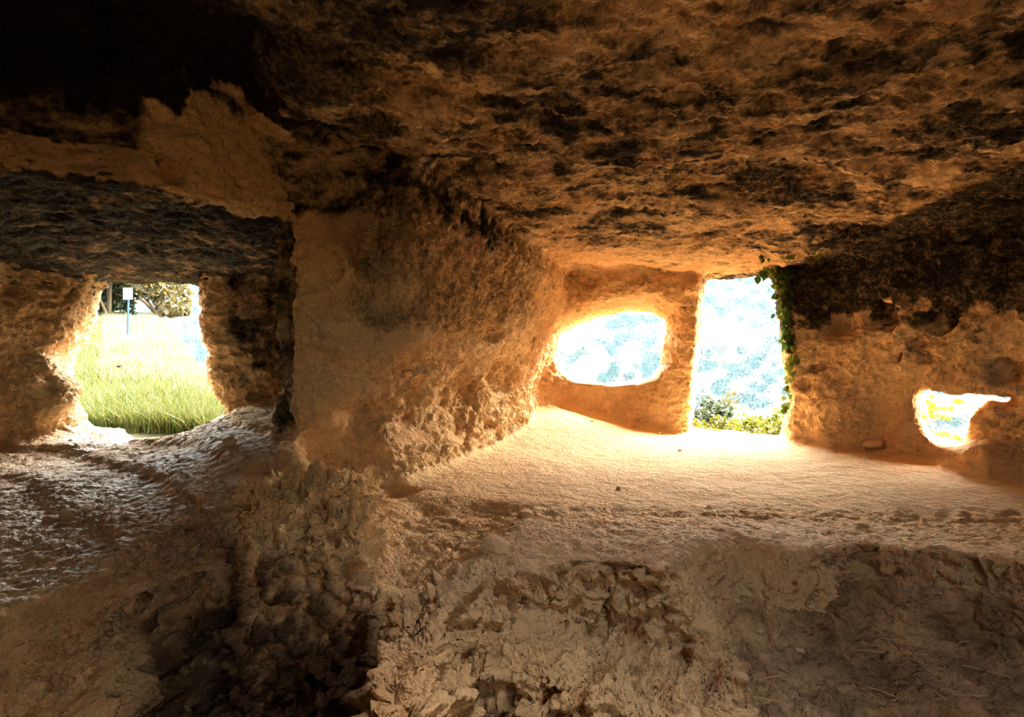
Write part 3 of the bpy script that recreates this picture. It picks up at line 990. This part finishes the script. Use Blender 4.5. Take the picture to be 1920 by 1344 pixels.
# meadow shrubs behind the left window
shrub('shrub', at_ground(205, 14.5), (1.5, 1.3, 2.3), 6000, 0.20, M_SHRUB, 'dark green bushy shrub behind the white sign post at the top of the meadow', 'shrub', trunk=.05)
shrub('shrub', at_ground(300, 15.5), (1.1, 1.2, 2.1), 4200, 0.18, M_OLIVE, 'yellowish shrub right of the sign post, in front of the blue hillside', 'shrub', trunk=.05)
shrub('shrub', at_ground(110, 13.5), (1.3, 1.2, 2.4), 3000, 0.20, M_SHRUB, 'dark shrub at the far left edge of the meadow behind the window jamb', 'shrub', trunk=.05)

# meadow grass: far too many blades to count
def blades(n, sampler, h0, h1, w):
    X, Yy = sampler(n)
    Zt = hill_t(X, Yy) + ng(np.stack([X, Yy, 0 * X], 1)) - 0.02
    b = np.stack([X, Yy, Zt], 1)
    a = R.uniform(0, 2 * np.pi, n)
    wd = np.stack([np.cos(a), np.sin(a), 0 * a], 1) * w * R.uniform(.6, 1.3, (n, 1))
    L_ = R.uniform(h0, h1, (n, 1))
    lean = np.stack([R.normal(size=n), R.normal(size=n), 0 * a], 1) * 0.28 * L_
    tip = b + lean + np.array([0, 0, 1]) * L_
    mid = b + lean * 0.35 + np.array([0, 0, 1]) * L_ * 0.6
    Vv = np.stack([b - wd, b + wd, mid + wd * .7, tip, mid - wd * .7], 1).reshape(-1, 3)
    i = 5 * np.arange(n)
    Qd = np.stack([i, i + 1, i + 2, i + 4], 1)
    T_ = np.stack([i + 4, i + 2, i + 3, i + 3], 1)
    return Vv, Qd, T_


def grass(name, n, sampler, h0, h1, w, m, label):
    Vv, Qd, T_ = blades(n, sampler, h0, h1, w)
    me = bpy.data.meshes.new(name)
    me.vertices.add(len(Vv)); me.vertices.foreach_set('co', Vv.astype(np.float32).ravel())
    loops = np.concatenate([Qd.ravel(), T_[:, :3].ravel()])
    me.loops.add(len(loops)); me.loops.foreach_set('vertex_index', loops.astype(np.int32))
    me.polygons.add(2 * n)
    me.polygons.foreach_set('loop_start', np.concatenate([4 * np.arange(n), 4 * n + 3 * np.arange(n)]).astype(np.int32))
    me.update(calc_edges=True)
    return link(name, me, m, label, None, kind='stuff')


def wedge(lo, hi, y0, y1, p=1.6):
    def f(n):
        yy = y0 + (y1 - y0) * R.uniform(0, 1, n) ** p
        t = R.uniform(lo, hi, n)
        return t * yy, yy
    return f


grass('grass', 60000, wedge(-1.0, -0.52, 4.88, 13.5), 0.08, 0.30, 0.006, M_GRASS, 'sunlit yellow green meadow grass outside the left window')
grass('dry_grass', 17000, wedge(-0.80, -0.52, 6.5, 13.5, 1.0), 0.12, 0.32, 0.006, M_STRAW, 'pale dry grass among the green of the upper meadow')
grass('threshold_grass', 5000, wedge(0.33, 0.56, 5.9, 7.6, 1.2), 0.03, 0.12, 0.004, M_WEED, 'short yellow green grass outside the doorway')

# sign post, stakes, block
loc = at_ground(239, 10.0)
sg = _empty('sign_post', loc, 'thin blue-grey post with a blank white square plate in the meadow', 'sign')
link('post', tri_mesh('post', *tube([(0, 0, -.1), (0.01, 0, 0.5), (0.025, 0, 1.10)], .019, .019, 8)), M_POLE, parent=sg)
pv = [(x_, y_, z_) for x_ in (-.065, .115) for y_ in (-.026, -.017) for z_ in (.92, 1.15)]
link('sign_plate', tri_mesh('sign_plate', pv, [(0, 1, 3, 2), (4, 6, 7, 5), (0, 4, 5, 1), (2, 3, 7, 6), (0, 2, 6, 4), (1, 5, 7, 3)]), M_PLATE, parent=sg, label='white plate')
for (u, d, h, lb) in ((222, 11.6, .34, 'short grey wooden stake left of the sign post, before the dark shrub'), (264, 9.8, .42, 'thin grey wooden stake right of the sign post')):
    link('stake', tri_mesh('stake', *tube([(0, 0, -.1), (.01, 0, h * .5), (.0, .01, h)], .014, .011, 6)), M_STAKE, lb, 'stake', loc=at_ground(u, d))


def stone_mesh(name, seed, squash=(1, .85, .6), sub=2, knob=0.0):
    import bmesh
    bm = bmesh.new()
    bmesh.ops.create_icosphere(bm, subdivisions=sub, radius=1)
    p = np.array([v.co[:] for v in bm.verts])
    n1 = perlin(p * 1.1 + seed * 7.3); n2 = perlin(p * 2.7 + seed * 3.1)
    pl = np.random.RandomState(seed).normal(size=(7, 3)); pl /= np.linalg.norm(pl, axis=1, keepdims=True)
    q = p * (1 + 0.25 * n1 + 0.12 * n2 + knob * np.abs(perlin(p * 4.0 + seed)) + knob * .6 * perlin(p * 7.0 + seed))[:, None]
    for k in pl:
        e = np.maximum(0, q @ k - 0.72)
        q = q - e[:, None] * k * 0.85
    for v, c in zip(bm.verts, q):
        v.co = Vector(c * np.array(squash))
    me = bpy.data.meshes.new(name)
    bm.to_mesh(me); bm.free()
    return me


blk_m = tri_mesh('stone_block', [(x_ * .09 + .01 * y_, y_ * .07, z_ * .045) for x_ in (-1, 1) for y_ in (-1, 1) for z_ in (-1, 1)],
                 [(0, 1, 3, 2), (4, 6, 7, 5), (0, 4, 5, 1), (2, 3, 7, 6), (0, 2, 6, 4), (1, 5, 7, 3)])
import bmesh as _bm_
_b = _bm_.new(); _b.from_mesh(blk_m); _bm_.ops.bevel(_b, geom=_b.edges[:], offset=.012, segments=2, affect='EDGES'); _b.to_mesh(blk_m); _b.free()
bl = link('stone_block', blk_m, M_PALE, 'pale squared stone block just outside the left window sill', 'stone', loc=P(248, 809, 4.95))
bl.rotation_euler = (0, 0.05, 0.2)

SM = [stone_mesh('stone', k + 1) for k in range(6)]
for m_ in SM:
    m_.materials.append(M_STONE)
STONES = [(1636, 838, .085, 'largest loose boulder at the foot of the wall right of the doorway'), (1598, 836, .03, 'small stone beside the boulder at the foot of the right wall'),
          (1560, 838, .028, 'small stone at the foot of the wall between the doorway and the boulder'),
          (930, 1035, .075, 'angular orange stone at the head of the sunken path'), (985, 968, .05, 'flat brown stone lying above the angular orange stone of the path'),
          (1160, 917, .022, 'dark pebble alone in the middle of the pale dusty floor'), (1275, 845, .020, 'small stone on the sunlit floor before the doorway pillar'),
          (1330, 952, .018, 'little pebble on the floor behind the lip of the lower hollow'), (750, 1098, .022, 'brown pebble at the near end of the sunken path'),
          (800, 1075, .018, 'small round pebble in the middle of the sunken path'), (745, 1020, .016, 'tiny pebble beside the eroded end of the ledge'),
          (128, 968, .045, 'larger of the round stones lying on the left ledge'), (95, 976, .032, 'round stone left of the larger one on the left ledge'), (165, 958, .034, 'stone right of the larger one on the left ledge'),
          (430, 832, .050, 'flat stone slab on the ledge below the left window'), (1390, 1272, .022, 'dark pebble on the lower floor in front'), (1345, 1050, .022, 'pale chip on the slope into the lower hollow'),
          (1532, 1035, .030, 'pale stone on the lip of the lower hollow'), (1425, 1185, .016, 'small pebble among the twigs of the lower floor'), (1500, 1222, .016, 'pale chip among the twigs of the lower floor'),
          (1190, 800, .028, 'crumbled stone on the floor under the oval window'), (1235, 812, .034, 'crumbled stone near the foot of the doorway pillar'), (1280, 803, .030, 'stone at the foot of the doorway pillar'),
          (1110, 790, .026, 'crumbled stone left under the oval window')]
for i, (u, v, r, lb) in enumerate(STONES):
    p, n = hit(u, v)
    if p is None:
        continue
    o = link('stone', SM[i % 6], None, lb, 'stone', 'loose stones on the cave floor', loc=(p.x, p.y, p.z + r * .25))
    o.scale = (r, r, r)
    o.rotation_euler = (0.1 * R.normal(), 0.1 * R.normal(), R.uniform(0, 6))

# dry twigs on the lower floor
tw = 0
for i in range(70):
    u, v = R.uniform(1180, 1880), R.uniform(1130, 1335)
    if v < 1130 + 0.0005 * (u - 1450) ** 2 or v > 1340 or u < 900 + (v - 900) * 1.05 or tw >= 34:
        continue
    p, n = hit(u, v)
    if p is None or n.z < 0.5:
        continue
    L_ = R.uniform(.025, .075); a = R.uniform(0, 6.28)
    dx = np.array([math.cos(a), math.sin(a), 0])
    k = R.normal(size=3) * .012
    link('twig', tri_mesh('twig', *tube([-dx * L_ + [0, 0, .008], k * [1, 1, .2] + [0, 0, .012], dx * L_ + [0, 0, .009]], .0022, .0012, 4)), M_TWIG,
         'thin dry straw twig lying on the dark lower floor', 'twig', 'dry twigs on the lower floor', loc=p)
    tw += 1

# leaf shapes
def leaf_mesh(name, pts, fold=0.15):
    """Heart or oval leaf outline from half profile (x across, z down), folded along the midrib."""
    Vv = [(0, 0, -z_) for (x_, z_) in pts]
    n_ = len(pts)
    for s_ in (-1, 1):
        Vv += [(s_ * x_, fold * x_, -z_) for (x_, z_) in pts]
    Ff = []
    for i in range(n_ - 1):
        Ff.append((i, i + 1, n_ + i + 1, n_ + i))
        Ff.append((i + 1, i, 2 * n_ + i, 2 * n_ + i + 1))
    return tri_mesh(name, Vv, Ff)


LEAF_A = leaf_mesh('leaf', [(0.0, -.1), (.45, -.18), (.55, .15), (.32, .6), (0.0, 1.0)])
LEAF_B = leaf_mesh('leaf', [(0.0, 0), (.3, .15), (.36, .45), (.2, .8), (0.0, 1.0)])


def leaf(parent, me, m, p, size, yaw=None, pitch=None):
    if not me.materials:
        me.materials.append(m)
    o = bpy.data.objects.new('leaf', me)
    o.parent = parent
    o.location = p
    o.scale = (size,) * 3
    o.rotation_euler = (R.normal(0, .45) if pitch is None else pitch, R.normal(0, .5), R.normal(0, .7) if yaw is None else yaw)
    COL.objects.link(o)
    return o


def leafset(me, m):
    c = me.copy(); c.materials.clear(); c.materials.append(m)
    return c


L_IVY = [leafset(LEAF_A, leafmat('ivy leaf %d' % i, a, a)) for i, a in enumerate(((.035, .080, .010), (.070, .11, .016), (.12, .135, .02), (.018, .042, .009)))]
L_YEL = [leafset(LEAF_B, leafmat('yellow leaf %d' % i, a, a)) for i, a in enumerate(((.085, .085, .003), (.11, .095, .004), (.055, .075, .008)))]
L_RUST = [leafset(LEAF_B, M_RUST)]

iv = _empty('ivy', P(1470, 510, 5.1), 'green ivy hanging down the right jamb of the doorway', 'ivy')
iv0 = np.array(iv.location)


def jamb(u, v):
    p, n = hit(u, v)
    if p is None or p.y > 5.35:
        p = Vector(P(u, v, 5.12))
    p = np.array(p)
    return p * (1 - 0.05 / np.linalg.norm(p))


st = []
for (u0, du) in ((1468, 10), (1476, 16), (1462, 4)):
    path = [jamb(u0 + du * t_ + 3 * math.sin(9 * t_ + u0), 506 + 150 * t_) - iv0 for t_ in np.linspace(0, 1, 9)]
    st.append(tube(path, .005, .003, 5))
st.append(tube([jamb(1470 - 46 * t_, 508 - 1.5 * math.sin(6 * t_)) - iv0 for t_ in np.linspace(0, 1, 6)], .004, .002, 5))
st.append(tube([jamb(1486 - 16 * t_, 655 + 110 * t_) - iv0 for t_ in np.linspace(0, 1, 6)], .004, .002, 5))
link('stem', tri_mesh('stem', *join(st)), M_BARK, parent=iv)
for i in range(290):
    if i < 225:
        t_ = R.uniform(0, 1) ** 1.15
        u = 1466 + 14 * t_ + R.normal(0, 9 - 4.5 * t_); v = 508 + 150 * t_
    elif i < 255:
        u = R.uniform(1424, 1482); v = 508 + R.normal(0, 3.5)
    else:
        t_ = R.uniform(0, 1)
        u = 1486 - 16 * t_ + R.normal(0, 5); v = 655 + 115 * t_
    q = jamb(u, v) - iv0
    q = q + R.normal(size=3) * .012
    leaf(iv, L_IVY[R.choice(4, p=(.35, .3, .25, .1)) if i < 255 else R.choice([1, 2])], None, q, R.uniform(.036, .066))

for (u, v, lb) in ((1432, 481, 'tiny green sprig on the ceiling left above the doorway'), (1474, 478, 'tiny green sprig on the ceiling straight above the ivy'), (1520, 474, 'tiny green sprig on the ceiling right of the ivy')):
    p, n = hit(u, v)
    e = _empty('sprig', p, lb, 'plant')
    link('stem', tri_mesh('stem', *tube([(0, 0, .01), (.01, -.02, -.02), (.04, -.03, -.03)], .002, .001, 4)), M_BARK, parent=e)
    for i in range(7):
        leaf(e, L_IVY[1 if i % 2 else 2], None, (R.uniform(-.05, .06), R.uniform(-.05, 0), R.uniform(-.04, 0)), .035)

# doorway plants
shrub('bush', (3.02 * .93, 7.15, ground_z(2.8, 7.15)), (.24, .24, .24), 420, .07, M_SHRUB, 'dark green little bush among pale stones outside the doorway', 'bush', trunk=.008)
shrub('bush', (3.75, 9.2, ground_z(3.75, 9.2)), (.35, .35, .45), 350, .08, M_OLIVE, 'thin yellowish bush farther out behind the dark bush of the doorway', 'bush', trunk=.008)
wl_ = {1325: 'yellow green weed on the threshold nearest the left foot of the doorway', 1370: 'yellow green weed in the left middle of the doorway threshold', 1400: 'yellow green weed in the very middle of the doorway threshold',
       1432: 'tall yellow green weed right of the middle of the threshold', 1455: 'largest yellow green weed of the threshold, towards the ivy jamb', 1465: 'yellow green weed at the right foot of the doorway under the ivy',
       1350: 'small weed farther out behind those at the left of the threshold', 1310: 'smallest weed by the outer edge of the left door jamb'}
for (u, d, r) in ((1325, 6.0, .10), (1370, 6.25, .12), (1400, 6.05, .13), (1432, 6.2, .15), (1455, 6.3, .17), (1465, 6.0, .12), (1350, 6.5, .10), (1310, 6.35, .09)):
    X = (u - 960) / 960 * d
    shrub('weed', (X, d, ground_z(X, d)), (r * 1.3, r * 1.3, r * 1.35), 240, .05, M_WEED, wl_[u], 'weed', 'weeds on the threshold', trunk=.003)
for (u, v, d, r, lb) in ((1395, 752, 8.2, .24, 'pale boulder on the terrace edge beyond the doorway, middle one'), (1445, 745, 8.4, .26, 'pale boulder on the right of the terrace edge beyond the doorway'),
                         (1325, 770, 7.9, .16, 'pale boulder left of the dark bush outside the doorway')):
    me = stone_mesh('boulder', 20 + u, (1.3, .9, .8)); me.materials.append(M_PALE)
    X = (u - 960) / 960 * d
    o = link('boulder', me, None, lb, 'boulder', loc=(X, d, ground_z(X, d) + r * .4)); o.scale = (r,) * 3

# yellow-leaved branch outside the low hole
yb = _empty('leafy_branch', P(1712, 812, 4.75), 'brown branch with bright yellow leaves outside the low right hole', 'branch')
y0_ = np.array(yb.location)
bp_ = [P(1712, 812, 4.75), P(1735, 796, 4.9), P(1760, 785, 5.0), P(1776, 773, 5.05), P(1784, 769, 5.1)]
bs = [tube([b_ - y0_ for b_ in bp_], .012, .006, 6), tube([P(1733, 798, 4.9) - y0_, P(1738, 785, 4.95) - y0_, P(1742, 765, 5.0) - y0_], .006, .003, 5),
      tube([P(1720, 830, 4.85) - y0_, P(1765, 826, 5.0) - y0_, P(1800, 822, 5.05) - y0_], .006, .003, 5), tube([P(1750, 790, 4.95) - y0_, P(1745, 765, 5.0) - y0_, P(1735, 740, 5.0) - y0_], .005, .002, 5)]
link('stem', tri_mesh('stem', *join(bs)), M_BARK, parent=yb)
for (u, v, n_, sp) in ((1742, 752, 16, 7), (1748, 765, 14, 6), (1760, 778, 14, 6), (1733, 778, 8, 5), (1778, 780, 8, 4), (1768, 762, 8, 6), (1782, 763, 6, 4), (1735, 806, 8, 6), (1772, 812, 16, 8), (1798, 820, 12, 6), (1755, 816, 8, 6), (1776, 828, 7, 5), (1722, 740, 5, 4), (1795, 750, 5, 4)):
    for i in range(n_):
        leaf(yb, L_YEL[R.randint(3)], None, P(u + R.normal(0, sp), v + R.normal(0, sp * .6), 5.0 + R.normal(0, .06)) - y0_, R.uniform(.035, .06))

# rusty sprig hanging at the top of the left window
rs_ = _empty('hanging_sprig', P(304, 517, 4.85), 'rusty orange leaf sprig hanging at the top of the left window', 'sprig')
r0_ = np.array(rs_.location)
link('stem', tri_mesh('stem', *tube([P(304, 514, 4.85) - r0_, P(308, 532, 4.85) - r0_, P(306, 550, 4.85) - r0_], .004, .002, 5)), M_BARK, parent=rs_)
for (u, v) in ((309, 528), (312, 533), (303, 541), (308, 547), (297, 545), (310, 540), (297, 522)):
    leaf(rs_, L_RUST[0], None, P(u, v, 4.84) - r0_, .035)

# purple flower in the meadow
X = (221 - 960) / 960 * 6.4
fl_ = _empty('flower', (X, 6.4, ground_z(X, 6.4)), 'single purple wildflower in the middle of the meadow', 'flower')
link('stem', tri_mesh('stem', *tube([(0, 0, -.02), (.01, 0, .15), (0, .01, .33)], .004, .003, 5)), M_GRASS, parent=fl_)
for i in range(7):
    a = i * .9
    if i == 0:
        L_PET = leafset(LEAF_B, M_PURPLE)
    po = link('petal', L_PET, None, parent=fl_, loc=(0, .01, .33))
    po.rotation_euler = (2.2, 0, a)
    po.scale = (.05,) * 3

# ------------------------------------------------------------------ shrubs of the far hillside
HS = []
for k in range(5):
    lob = R.normal(size=(7, 3)) * np.array([.45, .45, .25]); lob[:, 2] += .25
    kk = R.randint(0, 7, 420)
    d = R.normal(size=(420, 3)); d /= np.linalg.norm(d, axis=1, keepdims=True)
    vv_, ff_ = cards(420, lob[kk] + d * .42 * R.uniform(.7, 1, (420, 1)), .20, .2)
    HS.append(mesh_from('hill_shrub', vv_, ff_))
for m_ in HS:
    m_.materials.append(M_FAR)
cnt, placed = 0, []
tries = 0
while cnt < 300 and tries < 9000:
    tries += 1
    lo, hi = ((-.70, -.56), (.06, .34), (.31, .57), (.76, 1.03))[R.choice(4, p=(.22, .27, .30, .21))]
    yy = R.uniform(118, 232)
    X = R.uniform(lo, hi) * yy
    zz = float(hill_t(np.array([[X]]), np.array([[yy]]))[0, 0] + nh(np.array([[X, yy, 0.0]]))[0])
    if not (-0.20 < zz / yy < 0.20):
        continue
    if lo > 0 and perlin(np.array([[X * .035, yy * .035, 3.3]]))[0] < -0.12:
        continue
    r = R.uniform(2.0, 4.6)
    if any((X - a_) ** 2 + (yy - b_) ** 2 < (0.50 * (r + c_)) ** 2 for a_, b_, c_ in placed):
        continue
    placed.append((X, yy, r))
    o = link('hill_shrub', HS[R.randint(5)], None, 'rounded green shrub on the hazy far hillside across the valley', 'shrub', 'shrubs of the far hillside', loc=(X, yy, zz + r * .2))
    o.scale = (r, r, r * R.uniform(.8, 1.1)); o.rotation_euler = (0, 0, R.uniform(0, 6))
    cnt += 1
base = np.array([v.co[:] for v in stone_mesh('tmp_s', 70, (1, 1, .75), 1).vertices]); bf = [tuple(p.vertices) for p in bpy.data.meshes['tmp_s'].polygons]
allV, allF = [], []
for k in range(900):
    yy = R.uniform(100, 270); X = R.uniform(-1.1, 1.3) * yy
    while 110 < yy < 240 and any(a_ - .02 < X / yy < b_ + .02 for a_, b_ in ((-.70, -.56), (.06, .34), (.31, .57), (.76, 1.03))):
        yy = R.uniform(100, 270); X = R.uniform(-1.1, 1.3) * yy
    zz = float(hill_t(np.array([[X]]), np.array([[yy]]))[0, 0] + nh(np.array([[X, yy, 0.0]]))[0])
    r = R.uniform(1.2, 3.2)
    o_ = len(base) * k
    allV.append(base * r + [X, yy, zz + .2 * r]); allF += [tuple(i + o_ for i in f) for f in bf]
link('hillside_scrub', tri_mesh('hillside_scrub', np.concatenate(allV), allF), M_FAR, 'mass of small scrub covering the rest of the far hillside', kind='stuff')
bpy.data.meshes.remove(bpy.data.meshes['tmp_s'])
print('shrubs', cnt, 'twigs', tw)
